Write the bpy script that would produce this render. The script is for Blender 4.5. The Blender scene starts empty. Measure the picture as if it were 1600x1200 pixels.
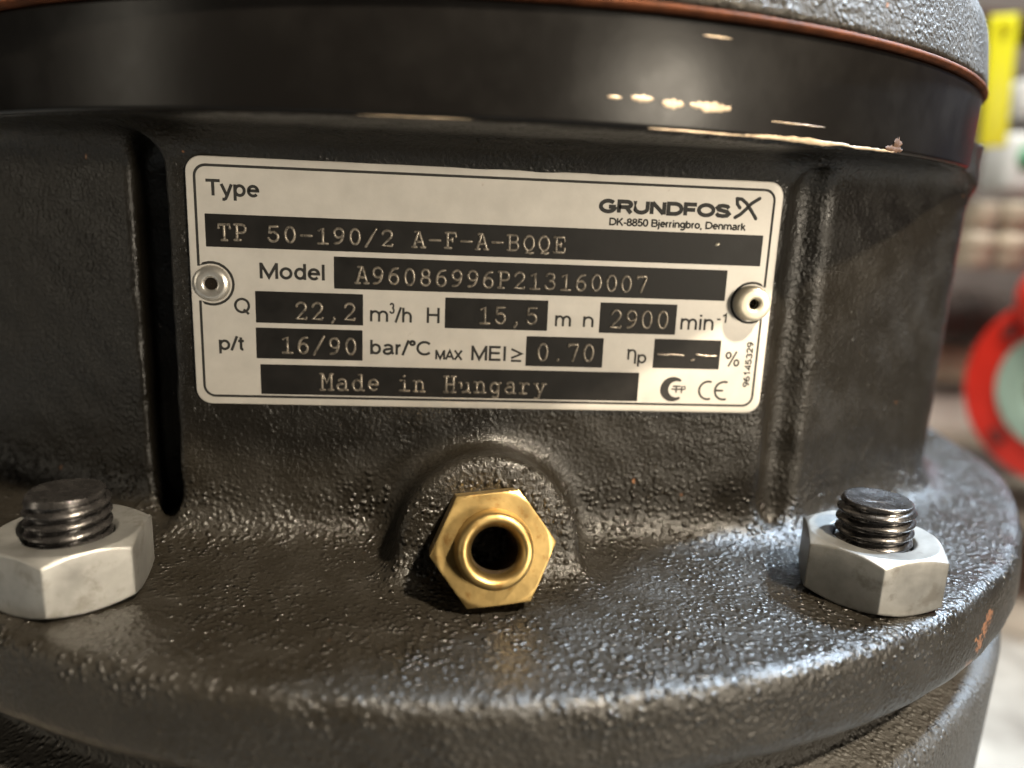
import bpy, math, random
import numpy as np
from mathutils import Matrix, Vector
random.seed(7)
rng = np.random.default_rng(7)
SC = bpy.context.scene
COL = SC.collection
MM = 0.001                       # everything below is written in millimetres

# ------------------------------------------------------------------ camera
CAM_R = Vector((0.99579454, -0.0819858, 0.04088483))
CAM_U = Vector((-0.02122263, 0.22769822, 0.97350045))
CAM_F = Vector((0.08912262, 0.97027411, -0.22500069))
CAM_P = Vector((-7.3131, -223.6016, 59.5948)) * MM
cam_data = bpy.data.cameras.new('camera')
cam = bpy.data.objects.new('camera', cam_data); COL.objects.link(cam)
m = Matrix.Identity(4)
for i in range(3):
    m[i][0] = CAM_R[i]; m[i][1] = CAM_U[i]; m[i][2] = -CAM_F[i]; m[i][3] = CAM_P[i]
cam.matrix_world = m
cam_data.sensor_width = 36.0
cam_data.lens = 1203.36 / 1600 * 36
cam_data.clip_start = 0.005; cam_data.clip_end = 50
cam_data.dof.use_dof = True
cam_data.dof.focus_distance = 0.124
cam_data.dof.aperture_fstop = 8.5
SC.camera = cam

# ------------------------------------------------------------------ light
W = bpy.data.worlds.new('World'); SC.world = W; W.use_nodes = True
bg = W.node_tree.nodes['Background']
bg.inputs['Color'].default_value = (1.0, 0.92, 0.82, 1); bg.inputs['Strength'].default_value = 0.025

def area(name, loc, target, size, power, color, size_y=None, spread=180):
    l = bpy.data.lights.new(name, 'AREA'); l.energy = power; l.color = color; l.spread = math.radians(spread)
    l.size = size * MM
    if size_y: l.shape = 'RECTANGLE'; l.size_y = size_y * MM
    o = bpy.data.objects.new(name, l); COL.objects.link(o)
    o.location = Vector(loc) * MM
    o.rotation_euler = (Vector(target) - Vector(loc)).to_track_quat('-Z', 'Y').to_euler()
    return o
area('key_lamp', (560, -700, 1180), (0, -110, 10), 60, 1.6, (1.0, 0.86, 0.66), spread=26)
area('front_lamp', (820, -1260, 190), (0, -90, 40), 220, 2.35, (1.0, 0.88, 0.70), 260, spread=60)
area('room_fill', (1250, -1100, -40), (0, -90, 40), 700, 2.2, (1.0, 0.86, 0.70))  # broad room light, set low to stand in for floor bounce
area('background_fill', (350, 60, 1300), (520, 420, 0), 400, 6, (1.0, 0.95, 0.86), spread=80)  # fill added to brighten the background, no lamp known there
area('daylight_lamp', (880, 200, 1020), (60, -80, 0), 120, 9.5, (0.66, 0.82, 1.0), spread=60)
area('side_lamp', (-1400, -620, 250), (0, -90, 40), 200, 3.0, (1.0, 0.90, 0.72), 800)
SC.view_settings.view_transform = 'Standard'; SC.view_settings.look = 'None'
SC.view_settings.exposure = 0.0; SC.view_settings.gamma = 1.0

# ------------------------------------------------------------------ helpers
def link_mesh(name, verts, faces, mat, parent=None, smooth=True, label=None, kind=None):
    me = bpy.data.meshes.new(name)
    v = np.asarray(verts, dtype=np.float64) * MM
    me.from_pydata(v.tolist(), [], faces if isinstance(faces, list) else faces.tolist())
    me.update()
    if smooth: me.polygons.foreach_set('use_smooth', [True] * len(me.polygons))
    if mat is not None: me.materials.append(mat)
    o = bpy.data.objects.new(name, me); COL.objects.link(o)
    if parent is not None:
        o.parent = parent
        o.matrix_parent_inverse = parent_inv(parent)
    if label: o['label'] = label
    if kind: o['kind'] = kind
    return o
def world_of(o):
    mm = Matrix.Identity(4)
    while o is not None:
        mm = o.matrix_parent_inverse @ o.matrix_basis @ mm if o.parent else o.matrix_basis @ mm
        o = o.parent
    return mm
def parent_inv(p): return world_of(p).inverted()
def thing(name, loc, label, cat, group=None):
    o = bpy.data.objects.new(name, None); COL.objects.link(o)
    o.location = Vector(loc) * MM; o.empty_display_size = 0.01
    o['label'] = label; o['category'] = cat
    if group: o['group'] = group
    return o
def sharp(o, deg=35):
    me = o.data
    import bmesh
    bm = bmesh.new(); bm.from_mesh(me); bm.normal_update()
    for e in bm.edges:
        if len(e.link_faces) == 2 and e.calc_face_angle(0) > math.radians(deg): e.smooth = False
    bm.to_mesh(me); bm.free()
    return o
def lathe(profile, n=96, frame=None, closed=False):
    """profile [(r, h)] turned about +Z of the frame (Matrix, mm)."""
    V = []; F = []
    k = len(profile)
    for i in range(n):
        a = 2 * math.pi * i / n
        for r, h in profile: V.append((r * math.cos(a), r * math.sin(a), h))
    kk = k if closed else k - 1
    for i in range(n):
        j = (i + 1) % n
        for q in range(kk):
            w = (q + 1) % k
            F.append((i * k + q, j * k + q, j * k + w, i * k + w))
    return xf(V, frame), F
def xf(V, frame):
    if frame is None: return V
    A = np.array(frame); V = np.asarray(V, float)
    return V @ A[:3, :3].T + A[:3, 3]
def frame_from(axis, up, loc):
    z = Vector(axis).normalized(); x = Vector(up).cross(z).normalized(); y = z.cross(x)
    mm = Matrix.Identity(4)
    for i in range(3): mm[i][0] = x[i]; mm[i][1] = y[i]; mm[i][2] = z[i]; mm[i][3] = loc[i]
    return mm
def rounded(pts, r, n=4):
    """round the inner corners of an open profile polyline."""
    out = [pts[0]]
    for a, b, c in zip(pts, pts[1:], pts[2:]):
        a, b, c = map(np.array, (a, b, c))
        la, lc = np.linalg.norm(a - b), np.linalg.norm(c - b)
        d = min(r, la * .45, lc * .45)
        p, q = b + (a - b) / la * d, b + (c - b) / lc * d
        for t in np.linspace(0, 1, n + 1):
            out.append(tuple((1 - t) ** 2 * p + 2 * t * (1 - t) * b + t * t * q))
    out.append(pts[-1])
    return out
def box(x0, x1, y0, y1, z0, z1, bev=1.0):
    """a box with chamfered edges"""
    V = []; F = []
    import bmesh
    bm = bmesh.new(); bmesh.ops.create_cube(bm, size=1)
    for v in bm.verts:
        v.co = Vector((x0 + (v.co.x + .5) * (x1 - x0), y0 + (v.co.y + .5) * (y1 - y0), z0 + (v.co.z + .5) * (z1 - z0)))
    if bev: bmesh.ops.bevel(bm, geom=list(bm.edges), offset=bev, segments=2, profile=.6, affect='EDGES')
    V = [tuple(v.co) for v in bm.verts]; F = [tuple(v.index for v in f.verts) for f in bm.faces]
    bm.free()
    return V, F

# ------------------------------------------------------------------ materials
class NT:
    def __init__(s, name):
        s.m = bpy.data.materials.new(name); s.m.use_nodes = True
        s.t = s.m.node_tree; s.b = s.t.nodes['Principled BSDF']
        s.co = s.n('ShaderNodeTexCoord').outputs['Object']
    def n(s, typ, **kw):
        x = s.t.nodes.new(typ)
        for k, v in kw.items():
            if k.startswith('_'): setattr(x, k[1:], v)
        for k, v in kw.items():
            if not k.startswith('_'): s.set(x.inputs[k.replace('__', ' ')], v)
        return x
    def set(s, sock, v):
        if isinstance(v, bpy.types.NodeSocket): s.t.links.new(v, sock)
        else: sock.default_value = v
    def noise(s, scale, detail=3, rough=.55, co=None, dist=0.0):
        x = s.n('ShaderNodeTexNoise', Vector=co or s.co, Scale=scale, Detail=detail, Roughness=rough, Distortion=dist)
        return x.outputs['Fac']
    def ramp(s, fac, stops):
        x = s.n('ShaderNodeValToRGB'); s.set(x.inputs[0], fac)
        e = x.color_ramp.elements
        while len(e) < len(stops): e.new(.5)
        for el, (p, c) in zip(e, stops):
            el.position = p; el.color = (*c, 1) if isinstance(c, tuple) else (c, c, c, 1)
        return x.outputs[0]
    def math(s, op, a, b=0.0, c=None):
        x = s.n('ShaderNodeMath', _operation=op); s.set(x.inputs[0], a); s.set(x.inputs[1], b)
        if c is not None: s.set(x.inputs[2], c)
        return x.outputs[0]
    def mix(s, fac, a, b):
        x = s.n('ShaderNodeMix', _data_type='RGBA'); s.set(x.inputs[0], fac)
        for i, v in ((6, a), (7, b)):
            s.set(x.inputs[i], (*v, 1) if isinstance(v, tuple) else v)
        return x.outputs[2]
    def bump(s, h, dist, strength=1.0, normal=None):
        x = s.n('ShaderNodeBump', Height=h, Distance=dist * MM, Strength=strength)
        if normal: s.set(x.inputs['Normal'], normal)
        return x.outputs['Normal']
    def out(s, **kw):
        for k, v in kw.items():
            k = k.replace('__', ' ')
            if isinstance(v, tuple) and len(v) == 3: v = (*v, 1)
            s.set(s.b.inputs[k], v)
        return s.m
    def spots(s, pts, amp=1.1, ns=1300):
        """mask of irregular patches round given points (mm): [(x,y,z,r)]"""
        nz = s.noise(ns, 3, .6)
        acc = None
        for x, y, z, r in pts:
            d = s.n('ShaderNodeVectorMath', _operation='DISTANCE'); s.set(d.inputs[0], s.co)
            d.inputs[1].default_value = (x * MM, y * MM, z * MM)
            q = s.math('DIVIDE', d.outputs['Value'], r * MM)
            q = s.math('ADD', q, s.math('MULTIPLY', s.math('SUBTRACT', nz, .5), 4 * amp))
            q = s.math('LESS_THAN', q, 1.0)
            acc = q if acc is None else s.math('MAXIMUM', acc, q)
        return acc

def cast_paint(name, rust=(), base=(0.0088, 0.0074, 0.0054), rough=.28, fine=.24, coarse=.14, grains=.55, zfade=False):
    t = NT(name)
    a = t.noise(210, 2, .5)
    amp = t.ramp(t.noise(55, 3, .6), [(.38, .25), (.62, 1.0)])
    b = t.noise(1500, 3, .6, dist=.3)
    v = t.n('ShaderNodeTexVoronoi', Vector=t.co, Scale=980, Smoothness=.6, Randomness=1.0, _feature='SMOOTH_F1').outputs['Distance']
    grain = t.ramp(v, [(.12, 1.0), (.52, 0.0)])
    grain = t.math('MULTIPLY', grain, t.math('MULTIPLY', amp, t.ramp(t.noise(420, 1, .5), [(.40, .35), (.6, 1.0)])))
    if zfade:                                  # grain bump weakened on the walls to imitate their flatter light
        sx = t.n('ShaderNodeSeparateXYZ', Vector=t.co); zz = sx.outputs['Z']
        fy = t.n('ShaderNodeMapRange', Value=sx.outputs['Y']); fy.inputs[1].default_value = -.0975; fy.inputs[2].default_value = -.0935; fy.inputs[3].default_value = 1.0; fy.inputs[4].default_value = .22
        fz = t.n('ShaderNodeMapRange', Value=zz); fz.inputs[1].default_value = .007; fz.inputs[2].default_value = .013; fz.inputs[3].default_value = 1.0; fz.inputs[4].default_value = .22
        fr_ = t.n('ShaderNodeMapRange', Value=zz); fr_.inputs[1].default_value = -.006; fr_.inputs[2].default_value = -.0025; fr_.inputs[3].default_value = .35; fr_.inputs[4].default_value = 1.0
        grain = t.math('MULTIPLY', grain, t.math('MULTIPLY', t.math('MAXIMUM', fz.outputs[0], fy.outputs[0]), fr_.outputs[0]))
    n1 = t.bump(a, coarse)
    n2 = t.bump(b, fine, 1.0, n1)
    n3 = t.bump(grain, grains, 1.0, n2)
    dust = t.ramp(t.noise(95, 5, .65), [(.42, 0.0), (.78, 1.0)])
    col = t.mix(t.math('MULTIPLY', dust, .2), base, tuple(min(1, c * 2.4 + .012) for c in base))
    speck = t.ramp(t.noise(330, 2, .5), [(.77, 0.0), (.79, 1.0)])
    col = t.mix(t.math('MULTIPLY', speck, .8), col, (.17, .075, .03))
    if rust:
        col = t.mix(t.spots(rust), col, (.105, .046, .022))
    rg = t.math('ADD', rough, t.math('MULTIPLY', dust, .26))
    return t.out(Base__Color=col, Roughness=rg, Normal=n3, Specular__IOR__Level=.34)

def cyl_pt(th, R, z): return (R * math.sin(math.radians(th)), -R * math.cos(math.radians(th)), z)
M = {}
M['casting'] = cast_paint('cast_iron_paint', zfade=True, rust=[(*cyl_pt(37.2, 142, -4.6), 1.3), (*cyl_pt(36.4, 142, -6.3), 1.2), (*cyl_pt(35.5, 142, -8.0), 1.2),
    (*cyl_pt(34.2, 142.4, -11.8), 1.5), (16.8, -95.0, 15.5, .9)])
M['lower'] = cast_paint('lower_casing_paint', base=(.022, .020, .017), rough=.5)
M['motor'] = cast_paint('motor_casting_paint', base=(.021, .018, .014), rough=.55, fine=.4, coarse=.4, grains=.3)
def ring_paint():
    t = NT('smooth_ring_paint')
    b = t.bump(t.noise(160, 3, .5), .03)
    b = t.bump(t.noise(2200, 2, .5), .006, 1, b)
    d = t.ramp(t.noise(60, 5, .6), [(.45, 0.0), (.8, 1.0)])
    col = t.mix(t.math('MULTIPLY', d, .2), (.005, .0045, .0042), (.022, .02, .018))
    return t.out(Base__Color=col, Roughness=t.math('ADD', .28, t.math('MULTIPLY', d, .14)), Normal=b, Specular__IOR__Level=.16)
M['ring'] = ring_paint()
def simple(name, col, rough=.5, metal=0.0, var=.25, scale=200, bump=.02, bscale=700, dirt=None, dirt_at=.62, bevel=0, spec=.5, dirt_k=.8):
    t = NT(name)
    f = t.noise(scale, 4, .6)
    c = t.mix(t.ramp(f, [(.3, 0.0), (.7, 1.0)]), tuple(x * (1 - var) for x in col), tuple(min(1, x * (1 + var * .6)) for x in col))
    if dirt:
        c = t.mix(t.math('MULTIPLY', t.ramp(t.noise(scale * 1.7, 5, .65), [(dirt_at, 0.0), (dirt_at + .12, 1.0)]), dirt_k), c, dirt)
    bv = None
    if bevel:
        bn = t.n('ShaderNodeBevel', Radius=bevel * MM); bn.samples = 6; bv = bn.outputs['Normal']
    n = t.bump(t.noise(bscale, 3, .55), bump, 1.0, bv)
    return t.out(Base__Color=c, Roughness=t.math('ADD', rough - .08, t.math('MULTIPLY', f, .16)), Metallic=metal, Normal=n, Specular__IOR__Level=spec)
M['rust'] = simple('rusty_seam', (.075, .023, .008), .8, 0, .5, 250, .12, 900, spec=.15)
M['plate'] = simple('satin_aluminium', (.53, .50, .455), .5, .15, .08, 260, .012, 3800, dirt=(.30, .25, .19), dirt_at=.70)
M['panel'] = simple('black_print', (.011, .010, .009), .5, 0, .3, 300, .01, 1500, spec=.22)
M['print'] = simple('dark_grey_print', (.028, .027, .025), .6, 0, .3, 900, .0, 900, spec=.2)
M['emboss'] = simple('worn_embossed_metal', (.28, .245, .20), .36, .5, .35, 900, .03, 2500, dirt=(.03, .026, .022), dirt_at=.50)
M['rivet'] = simple('aluminium_rivet', (.60, .55, .44), .36, .45, .15, 500, .02, 900, dirt=(.30, .17, .07), dirt_at=.64)
M['rivet_grey'] = simple('grey_rivet', (.56, .53, .48), .34, .75, .2, 500, .03, 900, dirt=(.16, .12, .08), dirt_at=.62)
M['zinc'] = simple('zinc_plated_steel', (.265, .262, .25), .40, .80, .30, 150, .05, 380, dirt=(.12, .105, .085), dirt_at=.54, bevel=.55, dirt_k=.5)
M['stud'] = simple('black_oiled_steel', (.085, .08, .078), .27, .9, .4, 600, .03, 900)
M['brass'] = simple('brass', (.37, .26, .105), .42, 1.0, .2, 260, .03, 700, dirt=(.24, .13, .04), dirt_at=.55, bevel=.35)
M['bore_shade'] = simple('shaded_bore', (.035, .022, .01), .55, .3, .4, 400, .05, 900)  # dark colour painted in for the shade deep inside the brass bore
M['hole'] = simple('shaded_hole', (.012, .009, .006), .8, 0, .4, 400, .02, 900, spec=.1)  # near-black stands in for the shade inside the rivet holes
M['bare'] = simple('bare_scraped_metal', (.42, .33, .23), .42, .3, .3, 800, .03, 1500)
M['chip'] = simple('rusty_chip', (.06, .028, .013), .7, 0, .3, 800, .03, 1500)

# ------------------------------------------------------------------ pump casting as a signed distance field, meshed with surface nets
def smin(a, b, k):
    h = np.maximum(k - np.abs(a - b), 0) / k
    return np.minimum(a, b) - h * h * k * .25
def smax(a, b, k): return -smin(-a, -b, k)
BOSS_C = np.array((0.9, -107.2, 5.0)); TILT = math.radians(14)
BOSS_A = np.array((0.03, -math.cos(TILT), math.sin(TILT))); BOSS_A /= np.linalg.norm(BOSS_A)
s28, c28 = math.sin(math.radians(28)), math.cos(math.radians(28))
waves = [(rng.normal(size=3) * .12, rng.uniform(0, 6.28), .10) for _ in range(4)] + [(rng.normal(size=3) * .35, rng.uniform(0, 6.28), .035) for _ in range(5)]
def sdf(x, y, z):
    r = np.sqrt(x * x + y * y)
    fl = smax(r - (140.9 - .10 * z), z, 2.6)
    fl = smax(fl, (r - 142.1) * .8 + (-10.6 - z) * .62, 1.0)
    fl = np.maximum(fl, -13.2 - z)
    body = smax(r - 121.0, -y - 90.4, 2.0)
    body = smax(body, x * s28 - y * c28 - 106.0, 2.5)
    body = smax(body, -x * s28 - y * c28 - 100.4, 2.5)
    body = smin(body, smax(smax(np.abs(x + .3) - 53.6, -y - 90.4, 2.2), y + 70, 1), 1.5)
    body = smax(body, -smax(np.abs(x + 57.7) - 4.2, y + 75.0, 2.0), 1.3)
    g1 = 2.9 - np.hypot(x - 56.6, y + 89.2)
    body = smax(body, g1, 3.5)
    d = smin(body, fl, 7.5)
    top = smax(r - 119.9, 69.8 - z, 1.0)
    d = smin(d, top, 8.0)
    px, py, pz = x - BOSS_C[0], y - BOSS_C[1], z - BOSS_C[2]
    s = px * BOSS_A[0] + py * BOSS_A[1] + pz * BOSS_A[2]
    rr = np.sqrt(np.maximum(px * px + py * py + pz * pz - s * s, 0))
    boss = smax(smax(rr - 14.9 + .05 * s, s, 1.8), -s - 24, 1)
    d = smin(d, boss, 5.5)
    d = np.maximum(np.maximum(d, z - 76), -13.2 - z)
    for kx, ph, amp in waves: d = d + amp * np.sin(kx[0] * x + kx[1] * y + kx[2] * z + ph)
    return d
def surface_nets(f, lo, hi, h):
    ax = [np.arange(lo[i], hi[i] + h, h, dtype=np.float32) for i in range(3)]
    D = np.empty([len(a) for a in ax], np.float32)
    for i in range(0, len(ax[0]), 32):
        X, Y, Z = np.meshgrid(ax[0][i:i + 32], ax[1], ax[2], indexing='ij')
        D[i:i + 32] = f(X, Y, Z)
    S = D < 0
    n = np.array(D.shape)
    cnt = np.zeros(n - 1, np.int8)
    for dx in (0, 1):
        for dy in (0, 1):
            for dz in (0, 1):
                cnt += S[dx:n[0] - 1 + dx, dy:n[1] - 1 + dy, dz:n[2] - 1 + dz]
    act = (cnt > 0) & (cnt < 8)
    idx = -np.ones(act.shape, np.int64); I = np.argwhere(act); idx[act] = np.arange(len(I))
    P = np.zeros((len(I), 3)); C = np.zeros(len(I))
    corners = [(a, b, c) for a in (0, 1) for b in (0, 1) for c in (0, 1)]
    for a in corners:
        for ax_ in range(3):
            if a[ax_]: continue
            b = list(a); b[ax_] = 1
            d0 = D[I[:, 0] + a[0], I[:, 1] + a[1], I[:, 2] + a[2]]; d1 = D[I[:, 0] + b[0], I[:, 1] + b[1], I[:, 2] + b[2]]
            mk = (d0 < 0) != (d1 < 0); t = np.where(mk, d0 / np.where(mk, d0 - d1, 1), 0)
            for k in range(3): P[:, k] += mk * (a[k] + (t if k == ax_ else 0))
            C += mk
    P = (I + P / C[:, None]) * h + np.array(lo)
    Q = []
    for ax_ in range(3):
        o1, o2 = (ax_ + 1) % 3, (ax_ + 2) % 3
        sl0 = [slice(1, -1)] * 3; sl1 = [slice(1, -1)] * 3
        sl0[ax_] = slice(0, -1); sl1[ax_] = slice(1, None)
        a, b = S[tuple(sl0)], S[tuple(sl1)]
        E = np.argwhere(a != b); sg = a[tuple(E.T)]
        off = np.ones(3, int); off[ax_] = 0; E = E + off
        def cell(d1, d2):
            c = E.copy(); c[:, o1] -= d1; c[:, o2] -= d2
            return idx[c[:, 0], c[:, 1], c[:, 2]]
        q = np.stack([cell(1, 1), cell(0, 1), cell(0, 0), cell(1, 0)], 1)
        q[~sg] = q[~sg][:, ::-1]
        Q.append(q)
    Q = np.concatenate(Q)
    for _ in range(2):
        e = .05
        d = f(P[:, 0], P[:, 1], P[:, 2])
        G = np.stack([f(P[:, 0] + e * (k == 0), P[:, 1] + e * (k == 1), P[:, 2] + e * (k == 2)) - d for k in range(3)], 1) / e
        P -= np.clip(d, -.5, .5)[:, None] * G / np.maximum((G * G).sum(1), .3)[:, None]
    return P, Q

pump = thing('pump', (0, 0, -250), 'black painted cast iron pump with riveted metal nameplate, filling the picture', 'pump')
CV, CF = surface_nets(sdf, (-146, -146, -15.5), (146, 146, 78), 1.15)
casting = link_mesh('casting', CV, CF, M['casting'], pump)

# smooth painted ring above the casting, rusty seam and motor flange
ringp = rounded([(112, 70.6), (119.9, 70.0), (120.5, 70.5), (120.6, 84.1), (119, 84.5), (110, 84.5)], .35)
V, F = lathe(ringp, 256); ring = link_mesh('smooth_ring', V, F, M['ring'], pump)
V, F = lathe(rounded([(112, 84.4), (121.0, 84.4), (121.5, 84.8), (121.5, 85.2), (121, 85.6), (112, 85.6)], .3), 256)
link_mesh('rusty_seam', V, F, M['rust'], pump)
mp = rounded([(112, 85.4), (121.3, 85.5), (121.0, 88), (119.6, 97.5), (113.5, 105.5), (104, 112), (98, 125), (95, 150)], 3.0, 6)
V, F = lathe(mp, 256); link_mesh('motor_flange', V, F, M['motor'], pump)
# lower casing under the flange
lp = rounded([(110, -13.0), (133.0, -13.4), (133.5, -22.5), (139.6, -23.6), (141.0, -25.5), (140.6, -60), (139, -62), (0.1, -62)], 1.2)
vp = rounded([(110, -62.2), (138, -63), (139, -100), (152, -130), (160, -170), (158, -225), (150, -249), (0.1, -249)], 14, 6)
V, F = lathe(vp, 128); link_mesh('added_volute', V, F, M['lower'], pump)  # unseen wide base, added to block light bounced off the floor
V, F = lathe(lp, 200); link_mesh('lower_casing', V, F, M['lower'], pump)

# scraped paint and chips on the ring: thin irregular patches that follow its curve
def patch(name, th0, th1, z0, z1, mat, R=120.62, parent=ring, seed=0):
    rg = random.Random(seed); n = 14
    V = []; F = []
    for i in range(n + 1):
        t = i / n; th = th0 + (th1 - th0) * t
        e = math.sin(math.pi * min(max(t, .03), .97)) ** .45
        mid = (z0 + z1) / 2; hh = (z1 - z0) / 2 * e
        V.append(cyl_pt(th, R - .1, mid - hh * (1 + rg.uniform(-.35, .35)))); V.append(cyl_pt(th, R + .06, mid)); V.append(cyl_pt(th, R - .1, mid + hh * (1 + rg.uniform(-.35, .35))))
    for i in range(n):
        a = i * 3
        F += [(a, a + 3, a + 4, a + 1), (a + 1, a + 4, a + 5, a + 2)]
    return link_mesh(name, V, F, mat, parent)
for k, (a, b, z0, z1, mt) in enumerate([(6.2, 7.1, 73.6, 74.0, 'bare'), (7.75, 9.2, 73.5, 74.3, 'bare'), (9.8, 11.3, 73.0, 74.1, 'bare'), (11.75, 14.7, 73.0, 74.2, 'bare'),
        (12.2, 14.3, 82.1, 82.5, 'bare'), (18.0, 22.8, 72.35, 72.6, 'bare'), (9.0, 16.5, 70.12, 70.4, 'bare'), (16.0, 25.5, 70.0, 70.75, 'bare'), (25.0, 31.0, 70.0, 70.45, 'bare'),
        (-9.0, -2.0, 70.02, 70.16, 'bare'), (29.8, 32.2, 70.2, 71.2, 'chip'), (30.9, 32.0, 70.8, 72.4, 'chip')]):
    patch('rust_chip' if mt == 'chip' else 'paint_scratch', a, b, z0, z1, M[mt], seed=k)

# ------------------------------------------------------------------ nameplate
PY = -91.25                                     # front face of the plate
PZ = 24.29; PX = 0.54                           # plate bottom edge and centre line
plate = None
def rrect(x0, x1, z0, z1, r, n=8):
    pts = []
    for cx, cz, a0 in ((x1 - r, z1 - r, 0), (x0 + r, z1 - r, 90), (x0 + r, z0 + r, 180), (x1 - r, z0 + r, 270)):
        for k in range(n + 1):
            a = math.radians(a0 + 90 * k / n); pts.append((cx + r * math.cos(a), cz + r * math.sin(a)))
    return pts
def slab(loops):
    """loops: list of (outline pts [(u,v)], y) from back to front; front closed by an n-gon"""
    V = []; F = []
    n = len(loops[0][0])
    for pts, y in loops: V += [(PX + u, y, PZ + v) for u, v in pts]
    for L in range(len(loops) - 1):
        for i in range(n):
            j = (i + 1) % n
            F.append((L * n + i, L * n + j, (L + 1) * n + j, (L + 1) * n + i))
    F.append(tuple((len(loops) - 1) * n + i for i in range(n)))
    return V, F
V, F = slab([(rrect(-50, 50, 0, 41.2, 2.6), -90.0), (rrect(-50, 50, 0, 41.2, 2.6), PY + .25), (rrect(-49.93, 49.93, .07, 41.13, 2.55), PY + .08), (rrect(-49.75, 49.75, .25, 40.95, 2.4), PY)])
plate = sharp(link_mesh('nameplate', V, F, M['plate'], pump, label='light metal nameplate riveted to the pump'), 60)
PANELS = [(-47.20, 47.12, 26.75, 32.09), (-26.52, 41.39, 20.50, 25.87), (-39.58, -21.70, 14.33, 19.69), (-7.79, 10.04, 14.28, 19.59), (19.22, 32.96, 14.20, 19.58),
          (-39.67, -21.80, 8.18, 13.50), (6.51, 20.23, 7.94, 13.27), (29.39, 41.57, 8.12, 13.41), (-39.11, 27.09, 1.91, 7.17)]
for x0, x1, z0, z1 in PANELS:
    V, F = slab([(rrect(x0, x1, z0, z1, .1, 2), PY + .05), (rrect(x0, x1, z0, z1, .1, 2), PY - .02), (rrect(x0 + .03, x1 - .03, z0 + .03, z1 - .03, .1, 2), PY - .03)])
    link_mesh('black_panel', V, F, M['panel'], plate, smooth=False)

# strokes: half-round ribbons lying on the plate
def stroke(polys, w, hgt, y, u0=0, v0=0, nsec=5):
    V = []; F = []
    for pl in polys:
        P = [np.array(p, float) for p in pl]
        P = [P[0]] + [b for a, b in zip(P, P[1:]) if np.linalg.norm(b - a) > 1e-6]
        closed = np.linalg.norm(P[0] - P[-1]) < 1e-6 and len(P) > 3
        if closed: P = P[:-1]
        n = len(P)
        if n == 1: P = [P[0] - (.02, 0), P[0] + (.02, 0)]; n = 2
        rings = []
        for i in range(n):
            a = P[i - 1] if (i > 0 or closed) else P[i]; b = P[(i + 1) % n] if (i < n - 1 or closed) else P[i]
            d = b - a; d = d / (np.linalg.norm(d) + 1e-9)
            rings.append((P[i], d, 1.0))
        if not closed:
            p, d, _ = rings[0]; rings[0:1] = [(p - d * w * .48, d, .25), (p - d * w * .28, d, .8), (p, d, 1.0)]
            p, d, _ = rings[-1]; rings[-1:] = [(p, d, 1.0), (p + d * w * .28, d, .8), (p + d * w * .48, d, .25)]
        base = len(V)
        for p, d, sc in rings:
            nn = np.array((-d[1], d[0]))
            for k in range(nsec):
                a = math.pi * k / (nsec - 1)
                q = p + nn * (w / 2 * sc * math.cos(a))
                V.append((PX + u0 + q[0], y + .03 - (hgt * sc * math.sin(a) + .03), PZ + v0 + q[1]))
        m_ = len(rings)
        for i in range(m_ if closed else m_ - 1):
            j = (i + 1) % m_
            for k in range(nsec - 1):
                F.append((base + i * nsec + k, base + i * nsec + k + 1, base + j * nsec + k + 1, base + j * nsec + k))
    return V, F
def arc(cx, cy, rx, ry, a0, a1, n=12):
    return [(cx + rx * math.cos(math.radians(a0 + (a1 - a0) * i / n)), cy + ry * math.sin(math.radians(a0 + (a1 - a0) * i / n))) for i in range(n + 1)]

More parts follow.
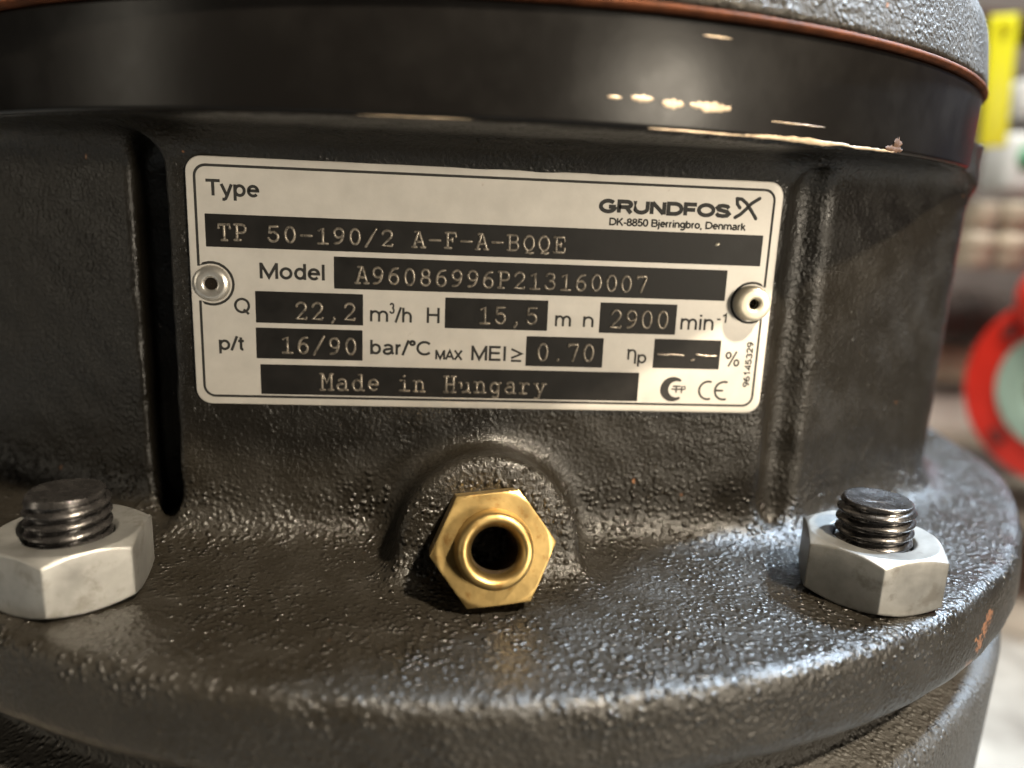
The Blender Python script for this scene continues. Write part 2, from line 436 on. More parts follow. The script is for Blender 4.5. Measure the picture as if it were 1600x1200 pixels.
# printed sans lettering: flat pen strokes with mitred corners, lying on the plate as a thin layer
def el(cx, cy, rx, ry, n=22): return arc(cx, cy, rx, ry, 90, 450, n)
S_ = {
 'T': (.84, [[(.42, 0), (.42, .93)], [(.02, .93), (.82, .93)]]),
 'y': (.70, [[(.06, .74), (.36, .02)], [(.64, .74), (.37, .02), (.29, -.16), (.20, -.21), (.10, -.20)]]),
 'p': (.78, [[(.13, .74), (.13, -.27)], el(.40, .37, .26, .30)]),
 'e': (.76, [[(.12, .39), (.65, .39)] + arc(.385, .37, .27, .30, 15, 318, 16)]),
 'M': (1.12, [[(.13, 0), (.13, 1)], [(.13, .94), (.56, .10), (.99, .94)], [(.99, 1), (.99, 0)]]),
 'o': (.78, [el(.39, .37, .28, .30)]), 'd': (.78, [[(.65, 1), (.65, 0)], el(.39, .37, .25, .30)]),
 'b': (.78, [[(.13, 1), (.13, 0)], el(.39, .37, .25, .30)]), 'l': (.30, [[(.15, 0), (.15, 1)]]),
 'Q': (1.06, [el(.53, .5, .44, .43), [(.62, .26), (.95, -.05)]]), '/': (.42, [[(.03, -.03), (.39, 1.03)]]),
 't': (.42, [[(.2, .95), (.2, .16)] + arc(.3, .16, .1, .09, 180, 290, 5), [(.03, .68), (.38, .68)]]),
 'm': (1.18, [[(.13, 0), (.13, .74)], arc(.36, .42, .23, .25, 180, 0, 9) + [(.59, 0)], arc(.82, .42, .23, .25, 180, 0, 9) + [(1.05, 0)]]),
 'n': (.76, [[(.13, 0), (.13, .74)], arc(.38, .42, .25, .25, 180, 0, 9) + [(.63, 0)]]),
 'η': (.76, [[(.04, .70), (.13, .66), (.13, 0)], arc(.38, .42, .25, .25, 180, 0, 9) + [(.63, -.27)]]),
 'h': (.76, [[(.13, 0), (.13, 1)], arc(.38, .42, .25, .25, 180, 0, 9) + [(.63, 0)]]),
 'H': (1.0, [[(.13, 0), (.13, 1)], [(.87, 0), (.87, 1)], [(.13, .52), (.87, .52)]]),
 'a': (.76, [arc(.36, .48, .24, .19, 155, 0, 8) + [(.60, .14), (.70, .05)], [(.60, .40), (.36, .38)] + arc(.33, .21, .22, .16, 100, 300, 9) + [(.60, .22)]]),
 'r': (.46, [[(.13, 0), (.13, .74)], arc(.38, .40, .25, .27, 180, 92, 6)]), '°': (.42, [el(.21, .84, .13, .13, 12)]),
 'C': (1.0, [arc(.54, .5, .43, .43, 42, 318, 20)]), 'A': (.95, [[(.05, 0), (.475, .95), (.90, 0)], [(.20, .32), (.75, .32)]]),
 'X': (.9, [[(.06, 0), (.84, 1)], [(.06, 1), (.84, 0)]]), 'E': (.88, [[(.80, .93), (.13, .93), (.13, .07), (.82, .07)], [(.13, .52), (.75, .52)]]),
 'I': (.36, [[(.18, 0), (.18, 1)]]), '≥': (.85, [[(.08, .88), (.77, .55), (.08, .22)], [(.08, .03), (.77, .03)]]),
 'i': (.30, [[(.15, 0), (.15, .73)], [(.15, .86), (.15, 1)]]), '-': (.45, [[(.06, .36), (.39, .36)]]),
 '1': (.72, [[(.12, .76), (.26, .80), (.40, .97), (.40, 0)]]), '4': (.72, [[(.52, 0), (.52, .95), (.06, .27), (.70, .27)]]),
 '0': (.74, [el(.37, .5, .28, .43)]), '8': (.74, [el(.37, .73, .23, .20), el(.37, .28, .28, .22)]),
 '5': (.74, [[(.62, .93), (.20, .93), (.14, .52)] + arc(.36, .33, .27, .26, 120, -155, 12)]),
 '3': (.74, [arc(.35, .72, .23, .21, 165, -80, 9), arc(.35, .29, .28, .23, 82, -165, 11)]),
 '2': (.74, [arc(.36, .68, .26, .26, 170, -25, 10) + [(.12, .07), (.66, .07)]]),
 '6': (.74, [arc(.52, .40, .42, .54, 92, 180, 7) + arc(.37, .30, .27, .24, 180, 540, 16)]),
 '9': (.74, [arc(.37, .70, .27, .24, 0, 360, 16) + arc(.22, .60, .42, .54, 0, -88, 7)]),
 '%': (1.25, [el(.27, .74, .19, .20, 14), el(.98, .24, .19, .20, 14), [(.32, -.02), (.93, 1.02)]]),
 'G': (1.06, [arc(.54, .5, .43, .43, 42, 340, 20) + [(.95, .46)], [(.58, .46), (1.0, .46)]]),
 'R': (.95, [[(.13, 0), (.13, .91), (.6, .91)] + arc(.6, .69, .24, .22, 80, -80, 8) + [(.6, .47), (.13, .47)], [(.55, .47), (.86, 0)]]),
 'U': (1.0, [[(.13, 1), (.13, .4)] + arc(.5, .42, .37, .33, 180, 360, 12) + [(.87, 1)]]),
 'N': (1.0, [[(.13, 0), (.13, 1)], [(.16, .95), (.84, .05)], [(.87, 0), (.87, 1)]]),
 'D': (1.02, [[(.13, .09), (.13, .91), (.5, .91)] + arc(.5, .5, .41, .41, 80, -80, 12) + [(.5, .09), (.13, .09)]]),
 'F': (.84, [[(.13, 0), (.13, .91), (.80, .91)], [(.13, .48), (.72, .48)]]), 'O': (1.08, [el(.54, .5, .44, .42)]),
 'S': (.95, [[(.84, .72), (.73, .87), (.48, .92), (.23, .88), (.13, .74), (.22, .59), (.48, .51), (.75, .43), (.86, .27), (.75, .12), (.48, .08), (.21, .12), (.09, .28)]]),
 'K': (.92, [[(.13, 0), (.13, 1)], [(.13, .36), (.80, 1)], [(.36, .57), (.86, 0)]]),
 'B': (.92, [[(.13, .07), (.13, .93), (.55, .93)] + arc(.55, .73, .22, .20, 80, -80, 7) + [(.55, .53), (.13, .53)], [(.5, .53)] + arc(.55, .30, .27, .23, 90, -90, 8) + [(.13, .07)]]),
 'j': (.30, [[(.15, .73), (.15, -.12), (.10, -.20), (.0, -.20)], [(.15, .86), (.15, 1)]]),
 'g': (.78, [el(.37, .39, .25, .28), [(.65, .74), (.65, -.06)] + arc(.38, -.06, .27, .17, 0, -150, 8)]),
 ',': (.32, [[(.14, .12), (.15, .0), (.08, -.15)]]), 'k': (.70, [[(.13, 0), (.13, 1)], [(.13, .28), (.58, .72)], [(.30, .44), (.64, 0)]]), ' ': (.40, []),
}
def flat(polys, w, y, mapf):
    V = []; F = []
    for pl in polys:
        P = [np.array(p, float) for p in pl]
        P = [P[0]] + [q for p, q in zip(P, P[1:]) if np.linalg.norm(q - p) > 1e-4]
        closed = np.linalg.norm(P[0] - P[-1]) < 1e-4 and len(P) > 3
        if closed: P = P[:-1]
        n = len(P); base = len(V)
        for i in range(n):
            d0 = P[i] - P[i - 1] if (i > 0 or closed) else P[i + 1] - P[i]
            d1 = P[(i + 1) % n] - P[i] if (i < n - 1 or closed) else d0
            d0 = d0 / np.linalg.norm(d0); d1 = d1 / np.linalg.norm(d1)
            t = d0 + d1; t = t / (np.linalg.norm(t) + 1e-9)
            nn = np.array((-t[1], t[0])); k = min(1 / max(abs(nn @ (-d0[1], d0[0])), .3), 2.2)
            for sgn, yy in ((-1, y + .05), (-1, y), (1, y), (1, y + .05)):
                q = P[i] + nn * sgn * w / 2 * k
                X, Z = mapf(q); V.append((X, yy, Z))
        for i in range(n if closed else n - 1):
            j = (i + 1) % n
            for k in range(3): F.append((base + i * 4 + k, base + j * 4 + k, base + j * 4 + k + 1, base + i * 4 + k + 1))
        if not closed: F += [(base, base + 1, base + 2, base + 3), (base + 4 * n - 1, base + 4 * n - 2, base + 4 * n - 3, base + 4 * n - 4)]
    return V, F
def printed(s, x0, x1, base, top, w=.36, xh=False, rot=None):
    h = (top - base) / (.74 if xh else 1.0); w *= 1.22
    polys = []; ox = 0.0
    for ch in s:
        adv, g = S_[ch]
        polys += [[(ox + p[0], p[1]) for p in pl] for pl in g]; ox += adv
    xs = [p[0] for pl in polys for p in pl]; a, b = min(xs), max(xs)
    if b - a < .05: a -= .2; b += .2
    k = (x1 - x0 - w) / (b - a)
    PP = [[((p[0] - a) * k + w / 2, p[1] * h) for p in pl] for pl in polys]
    # alternate stroke heights by a hair so crossing strokes never share a plane
    V = []; F = []
    for q, pl in enumerate(PP):
        if rot is None: mp = lambda p: (PX + x0 + p[0], PZ + base + p[1])
        else:           mp = lambda p: (PX + rot - p[1], PZ + x0 + p[0])
        v, f = flat([pl], w, PY - .03 - .002 * (q % 4), mp)
        F += [tuple(i + len(V) for i in ff) for ff in f]; V += v
    return link_mesh('printed_text', V, F, M['print'], plate, smooth=False)
printed('Type', -47.05, -38.36, 34.98, 37.54, .40)
printed('Model', -38.72, -28.04, 21.8, 24.44, .40)
printed('Q', -43.09, -40.46, 15.85, 18.45, .34)
printed('p/t', -45.85, -41.49, 9.5, 11.85, .36)
printed('m', -20.53, -17.45, 15.08, 17.02, .33, xh=True)
printed('3', -17.3, -16.35, 16.5, 18.4, .24)
printed('/h', -16.4, -13.43, 15.07, 17.6, .33)
printed('H', -10.9, -8.69, 15.1, 17.77, .34)
printed('bar/°C', -20.51, -10.06, 9.38, 11.9, .36)
printed('MAX', -9.33, -4.52, 8.74, 10.42, .30)
printed('MEI', -3.06, 3.0, 8.73, 11.35, .36)
printed('≥', 3.75, 5.95, 8.73, 11.2, .32)
printed('GRUNDFOS', 17.82, 40.9, 34.93, 36.99, .56)
printed('DK-8850 Bjerringbro, Denmark', 19.76, 43.85, 32.8, 34.05, .23)
printed('m', 11.37, 14.21, 15.15, 17.08, .33, xh=True)
printed('n', 16.32, 18.21, 15.15, 17.05, .33, xh=True)
printed('min', 33.8, 39.83, 15.2, 17.93, .33)
printed('-1', 40.19, 42.1, 16.62, 18.22, .25)
printed('η', 24.45, 26.3, 9.5, 11.45, .30, xh=True)
printed('p', 26.52, 28.16, 8.9, 10.55, .30, xh=True)
printed('%', 42.6, 45.3, 8.76, 11.44, .27)
printed('96145329', 4.95, 13.3, 0, 1.15, .21, rot=47.55)
G = {
 '0': [arc(.5, .5, .36, .5, 90, 450, 20)],
 '1': [[(.2, .84), (.52, 1), (.52, 0)], [(.16, 0), (.88, 0)]],
 '2': [arc(.5, .72, .36, .28, 170, -20, 10) + [(.74, .5), (.12, 0), (.9, 0), (.9, .08)]],
 '3': [arc(.48, .76, .32, .24, 160, -90, 10), arc(.48, .27, .38, .27, 88, -165, 11)],
 '5': [[(.82, 1), (.24, 1), (.2, .55)] + arc(.48, .33, .38, .31, 125, -160, 12)],
 '6': [[(.8, .98)] + arc(.66, .35, .5, .62, 95, 180, 6) + arc(.5, .3, .35, .3, 180, 540, 16)],
 '7': [[(.12, .88), (.12, 1), (.86, 1), (.86, .9), (.48, 0)]],
 '8': [arc(.5, .76, .29, .24, 90, 450, 14), arc(.5, .26, .35, .26, 90, 450, 14)],
 '9': [arc(.5, .7, .35, .3, 0, 360, 16) + arc(.34, .65, .5, .62, 0, -85, 6) + [(.2, .02)]],
 '/': [[(.1, -.08), (.9, 1.08)]],
 '-': [[(.1, .48), (.92, .48)]],
 ',': [[(.55, .1), (.6, .02), (.42, -.2)]],
 '.': [[(.48, .02), (.54, .06)]],
 'T': [[(.08, .78), (.08, 1), (.92, 1), (.92, .78)], [(.5, 1), (.5, 0)], [(.3, 0), (.7, 0)]],
 'P': [[(.08, 1), (.6, 1)] + arc(.6, .74, .3, .26, 90, -90, 8) + [(.24, .48)], [(.24, 1), (.24, 0)], [(.06, 0), (.5, 0)]],
 'A': [[(.22, 1), (.54, 1), (.9, 0)], [(.46, 1), (.12, 0)], [(.24, .36), (.76, .36)], [(.0, 0), (.32, 0)], [(.7, 0), (1.0, 0)]],
 'F': [[(.08, 1), (.9, 1), (.9, .76)], [(.26, 1), (.26, 0)], [(.26, .53), (.62, .53)], [(.62, .64), (.62, .42)], [(.06, 0), (.54, 0)]],
 'B': [[(.06, 1), (.6, 1)] + arc(.6, .77, .26, .23, 90, -90, 8) + [(.22, .54)], [(.6, .54)] + arc(.6, .27, .32, .27, 90, -90, 8) + [(.06, 0)], [(.22, 1), (.22, 0)]],
 'Q': [arc(.5, .52, .40, .48, 90, 450, 20), [(.44, .04), (.3, -.16), (.5, -.1), (.66, -.17), (.86, -.1)]],
 'E': [[(.06, 1), (.88, 1), (.88, .76)], [(.24, 1), (.24, 0)], [(.24, .52), (.6, .52)], [(.6, .64), (.6, .4)], [(.06, 0), (.92, 0), (.92, .27)]],
 'M': [[(.0, 1), (.18, 1), (.5, .42), (.82, 1), (1.0, 1)], [(.14, 1), (.14, 0)], [(.86, 1), (.86, 0)], [(.0, 0), (.34, 0)], [(.66, 0), (1.0, 0)]],
 'H': [[(.04, 1), (.36, 1)], [(.64, 1), (.96, 1)], [(.2, 1), (.2, 0)], [(.8, 1), (.8, 0)], [(.2, .5), (.8, .5)], [(.04, 0), (.36, 0)], [(.64, 0), (.96, 0)]],
 'a': [arc(.48, .5, .28, .2, 150, 0, 7) + [(.76, 0), (.94, 0)], arc(.42, .2, .32, .2, 70, 320, 12) + [(.76, .16)]],
 'd': [arc(.44, .33, .34, .33, 20, 340, 14), [(.58, 1), (.78, 1), (.78, 0), (.96, 0)]],
 'e': [[(.14, .36), (.86, .36)] + arc(.5, .35, .36, .34, 0, 310, 14)],
 'i': [[(.22, .66), (.52, .66), (.52, 0)], [(.14, 0), (.9, 0)], [(.48, .92), (.53, .94)]],
 'n': [[(.04, .66), (.22, .66), (.22, 0)], arc(.5, .4, .28, .27, 180, 0, 8) + [(.78, 0)], [(.06, 0), (.38, 0)], [(.62, 0), (.94, 0)]],
 'u': [[(.04, .62), (.2, .62), (.2, .3)], [(.34, .02), (.6, .04), (.78, .2)], [(.62, .62), (.78, .62), (.78, 0), (.94, 0)]],
 'g': [arc(.44, .34, .32, .32, 20, 340, 14), [(.94, .66), (.76, .66), (.76, -.1)] + arc(.5, -.1, .26, .2, 0, -130, 7)],
 'r': [[(.1, .66), (.32, .66), (.32, 0)], arc(.62, .38, .3, .28, 165, 50, 6), [(.1, 0), (.62, 0)]],
 'y': [[(.02, .66), (.3, .66)], [(.68, .66), (.98, .66)], [(.14, .66), (.52, .04)], [(.84, .66), (.4, -.28), (.12, -.28)]],
}
def embossed(s, x0, x1, base, top, y=PY - .03, w=.46, hgt=.24, gw=.80):
    pitch = (x1 - x0) / (len(s) - 1 + gw); H_ = top - base
    polys = []
    rg = random.Random(len(s))
    for i, ch in enumerate(s):
        if ch == ' ': continue
        ox = x0 + i * pitch + rg.uniform(-.04, .04); oz = base + rg.uniform(-.05, .05)
        for pl in G[ch]:
            polys.append([(ox + p[0] * gw * pitch, oz + p[1] * H_) for p in pl])
    V, F = stroke(polys, w, hgt, y)
    return link_mesh('embossed_text', V, F, M['emboss'], plate)
embossed('TP 50-190/2 A-F-A-BQQE', -45.29, 12.49, 27.95, 30.45)
embossed('A96086996P213160007', -22.97, 27.28, 21.55, 24.25)
embossed('22,2', -33.1, -22.95, 15.25, 18.0)
embossed('15,5', -2.0, 8.3, 15.35, 18.2)
embossed('2900', 21.0, 31.6, 15.3, 18.3)
embossed('16/90', -35.6, -22.8, 9.25, 12.0)
embossed('0.70', 8.45, 18.7, 9.05, 12.0)
embossed('Made in Hungary', -29.05, 10.35, 2.95, 5.75)
V, F = stroke([[(30.2, 10.62), (31.6, 10.52), (33.0, 10.62), (34.8, 10.5)], [(36.4, 9.62), (36.8, 9.8)], [(37.2, 10.75), (38.2, 10.6), (39.6, 10.5), (40.8, 10.58)]], .38, .2, PY - .03)
link_mesh('embossed_text', V, F, M['emboss'], plate)
V, F = stroke([[(38.9, 30.2), (39.25, 30.3)]], .5, .2, PY - .03)
link_mesh('dent_glint', V, F, M['rivet'], plate)  # light metal blob put in as the glint of a dent
# border line with a detour round each rivet
RL = (-46.55, 20.7); RR = (46.2, 20.3)
def border():
    x0, x1, z0, z1, r = -48.55, 48.4, 1.45, 39.75, 1.8
    pts = arc(x0 + r, z1 - r, r, r, 180, 90, 6) + arc(x1 - r, z1 - r, r, r, 90, 0, 6)
    q = math.degrees(math.acos((x1 - RR[0]) / 3.55))
    pts += arc(RR[0], RR[1], 3.55, 3.55, q, 360 - q, 18)
    pts += arc(x1 - r, z0 + r, r, r, 0, -90, 6) + arc(x0 + r, z0 + r, r, r, 270, 180, 6)
    q = math.degrees(math.acos((x0 - RL[0]) / 3.5))
    pts += arc(RL[0], RL[1], 3.5, 3.5, -q, q, 18)
    return pts + [pts[0]]
V, F = stroke([border()], .44, .03, PY)
link_mesh('border_line', V, F, M['print'], plate)
# emblem beside the maker's name: three crossing blades
V, F = stroke([[(41.75, 38.1), (42.6, 38.05), (43.5, 37.4), (44.3, 36.4), (45.2, 35.2), (45.4, 34.9)], [(41.7, 34.95), (42.6, 35.5), (43.5, 36.4), (44.4, 37.4), (45.75, 38.3)], [(41.8, 37.95), (41.9, 37.2), (42.4, 36.6)]], .62, .04, PY, nsec=4)
link_mesh('printed_emblem', V, F, M['print'], plate)
# CE mark and round approval mark
V, F = stroke([arc(40.0, 4.2, 1.65, 1.65, 75, 285, 16), arc(42.95, 4.2, 1.65, 1.65, 75, 285, 16), [(41.4, 4.2), (42.7, 4.2)]], .42, .035, PY, nsec=4)
link_mesh('printed_emblem', V, F, M['print'], plate)
n = 28; V = []; F = []
for i in range(n + 1):                         # crescent: big disc less a smaller one shifted to the right
    a = math.radians(48 + (312 - 48) * i / n)
    V.append((PX + 33.45 + 2.3 * math.cos(a), PY - .035, PZ + 4.3 + 2.28 * math.sin(a)))
    b = math.radians(66 + (294 - 66) * i / n)
    V.append((PX + 34.15 + 1.5 * math.cos(b), PY - .035, PZ + 4.3 + 1.5 * math.sin(b)))
for i in range(n): F.append((2 * i, 2 * i + 2, 2 * i + 3, 2 * i + 1))
link_mesh('printed_emblem', V, F, M['print'], plate, smooth=False)
V, F = stroke([[(33.5, 4.85), (34.75, 4.85)], [(34.1, 4.85), (34.1, 3.75)], [(35.1, 3.7), (35.1, 4.85), (35.7, 4.8), (35.75, 4.35), (35.15, 4.25)], [(33.3, 4.3), (34.9, 4.3)]], .3, .035, PY, nsec=4)
link_mesh('printed_emblem', V, F, M['print'], plate)
# rivets
fr = frame_from((0, -1, 0), (0, 0, 1), (PX + RL[0], PY + .02, PZ + RL[1]))
V, F = lathe(rounded([(.95, -.5), (1.0, .55), (1.35, .85), (2.2, .95), (2.85, .6), (3.05, 0)], .22), 48, fr)
rl = link_mesh('rivet', V, F, M['rivet_grey'], plate, label='flat aluminium rivet at the left end of the nameplate')
V, F = lathe([(1.0, .5), (.9, .42), (.05, .40)], 32, fr)
link_mesh('rivet_hole', V, F, M['hole'], plate)
fr = frame_from((-.03, -1, .0), (0, 0, 1), (PX + RR[0] - .1, PY + .02, PZ + RR[1]))
V, F = lathe(rounded([(.85, .2), (.95, 2.3), (1.3, 2.55), (2.5, 2.5), (2.95, 2.15), (3.0, 1.2), (3.1, .5), (3.1, 0)], .35), 48, fr)
link_mesh('rivet', V, F, M['rivet'], plate, label='tall proud aluminium rivet at the right end of the nameplate')

V, F = lathe([(.9, 1.6), (.88, .6), (.05, .55)], 32, fr)
link_mesh('rivet_hole', V, F, M['hole'], plate)
# ------------------------------------------------------------------ brass vent fitting
FT = math.radians(19)
fa = Vector((0.02, -math.cos(FT), math.sin(FT)))
FF = frame_from(fa, (-.10, 0, 1), (0.75, -117.4, 9.6))
def hex_solid(R, h0, h1, hole, ch_top=True, ch_bot=False, rc=.88, slope=.5, rot=0, seg=96, top_dish=0.0):
    """hexagonal prism with turned (conical) chamfers; R = circumradius"""
    V = []; F = []
    ap = R * math.cos(math.pi / 6)
    rows = []
    for i in range(seg):
        a = 2 * math.pi * i / seg
        am = (a % (math.pi / 3)) - math.pi / 6
        rh = ap / math.cos(am)
        rcc = ap * rc / math.cos(math.pi / 6) if rc > .95 else R * rc
        def zt(r): return h1 - max(0, r - rcc) * slope if ch_top else h1
        def zb(r): return h0 + max(0, r - rcc) * slope if ch_bot else h0
        rm = min(rcc, rh)
        col = [(hole, h0), (rm, h0), ((rm + rh) / 2, zb((rm + rh) / 2)), (rh, zb(rh)), (rh, zb(rh) + .12), (rh, (h0 + h1) / 2), (rh, zt(rh) - .12), (rh * .998, zt(rh)), ((rm + rh) / 2, zt((rm + rh) / 2)), (rm, h1), (rm * .97, h1), (hole + .5, h1 - top_dish * .3), (hole, h1 - top_dish)]
        rows.append(len(col))
        for r, z in col: V.append((r * math.cos(a + rot), r * math.sin(a + rot), z))
    k = rows[0]
    for i in range(seg):
        j = (i + 1) % seg
        for q in range(k): F.append((i * k + q, j * k + q, j * k + (q + 1) % k, i * k + (q + 1) % k))
    return V, F
fit_e = bpy.data.objects.new('vent_fitting', None); COL.objects.link(fit_e); fit_e.parent = pump; fit_e.matrix_parent_inverse = parent_inv(pump)
fit_e['label'] = 'brass hexagonal vent fitting screwed into the cast boss'
V, F = hex_solid(9.6, -12.0, 0, 4.5, True, False, .90, .42, 0)
sharp(link_mesh('hexagon', xf(V, FF), F, M['brass'], fit_e), 28)
V, F = lathe(rounded([(6.1, -.4), (5.9, .5), (5.65, 3.0), (5.35, 3.7), (4.5, 3.9), (3.9, 3.3), (3.55, 2.4), (3.5, 1.2)], .35), 64, FF)
link_mesh('spout', V, F, M['brass'], fit_e)
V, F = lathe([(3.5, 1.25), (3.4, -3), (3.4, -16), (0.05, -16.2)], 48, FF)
link_mesh('bore', V, F, M['bore_shade'], fit_e)

# ------------------------------------------------------------------ hex nuts with threaded studs
def thread(cx, cy, z0, z1, r=6.0, pitch=1.75, seg=72, dome=-.5, phase=0.0):
    V = []; F = []
    nz = int((z1 - z0) / .125); k = 0
    rows = []
    for iz in range(nz + 1):
        z = z0 + (z1 - z0) * iz / nz
        for i in range(seg):
            a = 2 * math.pi * i / seg
            t = ((z / pitch - i / seg + phase) % 1.0)
            p = .5 - .5 * math.cos(2 * math.pi * t); p = p ** .75
            rr = r - .95 * (1 - p)
            top = z1 - z
            if top < 1.3: rr = min(rr, r - .75 + top * .38)
            V.append((cx + rr * math.cos(a), cy + rr * math.sin(a), z))
        rows.append(iz * seg)
    for iz in range(nz):
        for i in range(seg):
            j = (i + 1) % seg
            F.append((iz * seg + i, iz * seg + j, (iz + 1) * seg + j, (iz + 1) * seg + i))
    prev = nz * seg
    for rr, dz in ((r - .95, .10), (r - 1.3, .08), (r - 2.2, dome * .45), (r - 3.6, dome * .85), (.05, dome)):
        b = len(V)
        for i in range(seg):
            a = 2 * math.pi * i / seg; V.append((cx + rr * math.cos(a), cy + rr * math.sin(a), z1 + dz + .06 * math.sin(3 * a + cx)))
        for i in range(seg):
            j = (i + 1) % seg; F.append((prev + i, prev + j, b + j, b + i))
        prev = b
    return V, F
for cx, cy, rot, lab, slab_ in ((63.7, -111.0, math.radians(-110.5), 'zinc hexagonal nut on the right side of the flange', 'black threaded stud standing out of the right nut'),
                          (-63.0, -110.3, math.radians(-83), 'zinc hexagonal nut on the left side of the flange', 'black threaded stud standing out of the left nut')):
    V, F = hex_solid(11.75, .15, 9.5, 6.15, True, True, .85, .55, rot, 96, 1.0)
    V = [(x + cx, y + cy, z) for x, y, z in V]
    nut = sharp(link_mesh('hex_nut', V, F, M['zinc'], pump, label=lab), 28)
    V, F = thread(cx, cy, 3.0, 15.6, phase=.2 if cx > 0 else .6)
    link_mesh('threaded_stud', V, F, M['stud'], pump, label=slab_)

# ------------------------------------------------------------------ background: floor, wall and the plant beyond
def ground_mat():
    t = NT('pale_concrete')
    f = t.noise(14, 5, .6)
    c = t.mix(t.ramp(f, [(.35, 0.0), (.65, 1.0)]), (.20, .17, .135), (.50, .45, .375))
    return t.out(Base__Color=c, Roughness=.7, Normal=t.bump(t.noise(120, 4, .6), 1.0))
V = [(-3000, -3000, -250), (3000, -3000, -250), (3000, 3000, -250), (-3000, 3000, -250)]
fl = link_mesh('floor', V, [(0, 1, 2, 3)], ground_mat(), None, False, kind='structure')
M['wall'] = simple('grey_wall', (.24, .215, .205), .7, 0, .25, 6, 1.0, 60)
V, F = box(-3000, 3000, 640, 760, -252, 1400, 0)
link_mesh('wall', V, F, M['wall'], None, False, kind='structure')
M['red'] = simple('red_paint', (.80, .03, .015), .38, 0, .12, 30, .05, 300)
M['mint'] = simple('mint_gasket', (.45, .62, .52), .5, 0, .15, 60, .05, 300)
M['brown'] = simple('brown_bore', (.06, .025, .015), .7, 0, .4, 60, .2, 300)
M['yellow'] = simple('yellow_plastic', (.80, .76, .01), .4, 0, .05, 40, .05, 200)
M['white'] = simple('white_plastic', (.86, .90, .90), .4, 0, .06, 30, .05, 200)
M['green'] = simple('green_print', (.10, .42, .22), .5, 0, .1, 30, .0, 200)
M['beige'] = simple('beige_paint', (.46, .40, .31), .5, 0, .2, 40, .1, 200)
M['pale'] = simple('pale_pipe', (.72, .69, .63), .45, 0, .1, 30, .1, 200)
M['dark'] = simple('dark_pipe', (.03, .02, .016), .6, 0, .3, 40, .2, 200)
M['blue'] = simple('blue_paint', (.05, .06, .14), .4, 0, .2, 30, .1, 200)
RVN = (-.88, -.47, .05)
# red valve with a flanged end
rv = thing('red_valve', (449, 330, -150), 'red painted valve with a flanged end and pale green gasket face, right of the pump', 'valve')
FR = frame_from(RVN, (0, 0, 1), (476, 323, -64))
V, F = lathe(rounded([(27, -20), (76, -20), (77, -18), (77, -1.5), (75, 0), (50, 0)], 1.5), 96, FR); link_mesh('flange', V, F, M['red'], rv)
V, F = lathe(rounded([(50.5, -1), (50, 2.5), (47, 3.2), (31, 3.2), (28, 1.5), (27.5, -5)], 1.5), 72, FR); link_mesh('gasket', V, F, M['mint'], rv)
V, F = lathe([(28, 1), (27, -60), (27, -110), (.1, -112)], 64, FR); link_mesh('bore', V, F, M['brown'], rv)
V, F = lathe(rounded([(60, -20), (52, -40), (48, -70), (62, -110), (70, -150), (55, -190), (.1, -195)], 15), 64, FR); link_mesh('valve_body', V, F, M['red'], rv)
for k in range(4):
    a = math.radians(45 + 90 * k + 4)
    p = FR @ Vector((62 * math.cos(a), 62 * math.sin(a), .3))
    V, F = lathe(rounded([(7, 0), (7, 2.5), (5, 3.4), (.05, 3.4)], .6), 24, frame_from(RVN, (0, 0, 1), p)); link_mesh('bolt_head', V, F, simple('dark_red_bolt', (.22, .02, .015), .5) if k == 0 else bpy.data.materials['dark_red_bolt'], rv)
V, F = lathe(rounded([(.1, -30), (34, -30), (44, -18), (46, 0), (44, 20), (30, 34), (.1, 36)], 10), 64, frame_from((.2, -.6, .8), (0, 1, 0), (496, 345, 2))); link_mesh('bonnet', V, F, M['red'], rv)
V, F = lathe(rounded([(34, -10), (30, 10), (26, 60), (26, 120), (33, 128), (33, 150), (.1, 152)], 6), 48, Matrix.Translation((545, 356, 0))); link_mesh('yoke', V, F, M['red'], rv)
# things on and before the wall (ray-aligned only in the sense that they stand where the photo shows them)
yt = thing('yellow_tag', (420, 400, 70), 'bright yellow plastic tag hanging beside the motor, right edge', 'tag')
V, F = box(-11, 11, -2, 2, -52, 52, 1.5)
Rm = Matrix.Translation((449, 425, 177)) @ Matrix.Rotation(math.radians(-5), 4, 'Y') @ Matrix.Rotation(math.radians(-12), 4, 'Z')
link_mesh('strip', xf(V, Rm), F, M['yellow'], yt)
V, F = lathe(rounded([(.1, -3.5), (4.5, -3.5), (4.5, 3.5), (.1, 3.5)], 1), 24, frame_from((-.4, -1, 0), (0, 0, 1), (446, 423, 222))); link_mesh('button', V, F, M['yellow'], yt)
ws = thing('white_box', (564, 520, 91), 'white plastic box with a green round mark, upper right behind the pump', 'box')
V, F = box(527, 602, 500, 545, 91, 148, 8); link_mesh('housing', V, F, M['white'], ws)
V, F = lathe([(13, 0), (13, 1.0), (.1, 1.2)], 40, frame_from((0, -1, 0), (0, 0, 1), (547, 499.8, 125))); link_mesh('round_mark', V, F, M['green'], ws)
ws2 = thing('white_switch', (566, 520, 163), 'small white plastic switch above the white box', 'switch')
V, F = box(533, 602, 505, 540, 163, 197, 6); link_mesh('housing', V, F, M['white'], ws2)
V, F = box(548, 570, 498, 505.5, 172, 188, 2); link_mesh('rocker', V, F, M['white'], ws2)
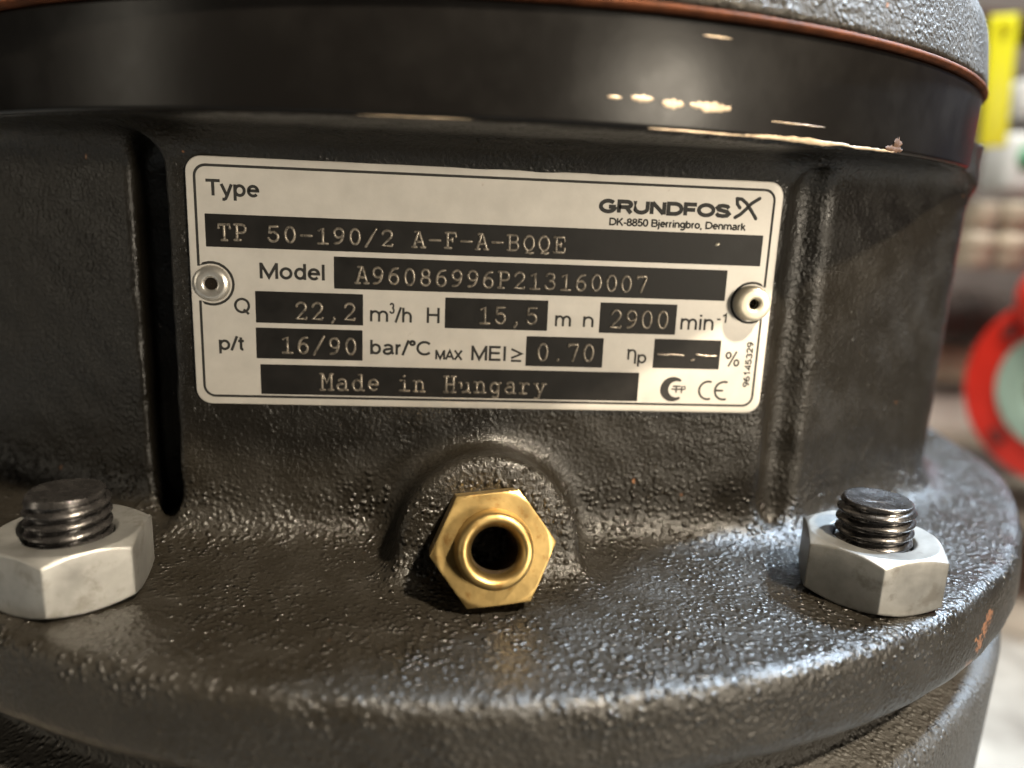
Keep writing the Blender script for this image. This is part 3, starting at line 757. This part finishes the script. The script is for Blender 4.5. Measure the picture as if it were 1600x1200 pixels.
for k, (x, lab) in enumerate(((471, 'beige round fitting just right of the pump body'), (506, 'beige fitting beside the red valve top'))):
    kn = thing('pipe_fitting', (x, 452, 20), lab, 'fitting', 'beige fittings behind the pump')
    V, F = lathe(rounded([(.1, -26), (15, -26), (16.5, -18), (16.5, 2), (12, 6), (12, 12), (15.5, 15), (15.5, 32), (.1, 34)], 4), 40, Matrix.Translation((x, 452, 48))); link_mesh('fitting_body', V, F, M['beige'], kn)
    V, F = lathe(rounded([(14, -6), (18, -6), (18, -2), (14, -2)], .8), 40, Matrix.Translation((x, 452, 48))); link_mesh('collar', V, F, M['beige'], kn)
def hpipe(name, lab, cat, p, r, half, mat, mat2):
    t = thing(name, (p[0], p[1], p[2] - r), lab, cat)
    fr = frame_from((1, 0, 0), (0, 0, 1), p)
    V, F = lathe([(r, -half), (r, half)], 48, fr); link_mesh('tube', V, F, mat, t)
    V, F = lathe(rounded([(r, half * .2), (r + 3, half * .2 + 1), (r + 3, half * .2 + 26), (r, half * .2 + 27)], 1), 48, fr); link_mesh('sleeve', V, F, mat2, t)
hpipe('pale_pipe', 'pale horizontal pipe low behind the pump beside the red valve', 'pipe', (520, 520, -142), 27, 160, M['pale'], M['pale'])
hpipe('beige_pipe', 'beige horizontal pipe above the pale pipe', 'pipe', (520, 540, -82), 24, 160, M['beige'], M['beige'])
hpipe('dark_pipe', 'dark brown pipe stub behind the pump above the beige pipe', 'pipe', (500, 520, -34), 26, 60, M['dark'], M['dark'])
hpipe('brown_pipe', 'brown overhead pipe crossing the wall in the top right corner', 'pipe', (600, 600, 262), 16, 300, M['brown'], M['beige'])
hpipe('blue_pipe', 'dark blue pipe far right behind the red valve', 'pipe', (760, 420, 60), 40, 120, M['blue'], M['blue'])

bc = thing('blue_cabinet', (1010, 230, -250), 'dark blue steel cabinet standing right of the pump, out past the picture edge', 'cabinet')
V, F = box(930, 1250, 60, 420, -249, 520, 6); link_mesh('carcass', V, F, M['blue'], bc)
V, F = box(921, 930.5, 75, 405, -225, 500, 3); dr = link_mesh('door', V, F, M['blue'], bc)
V, F = box(905, 921.5, 95, 108, 100, 200, 3); link_mesh('handle', V, F, M['white'], dr)
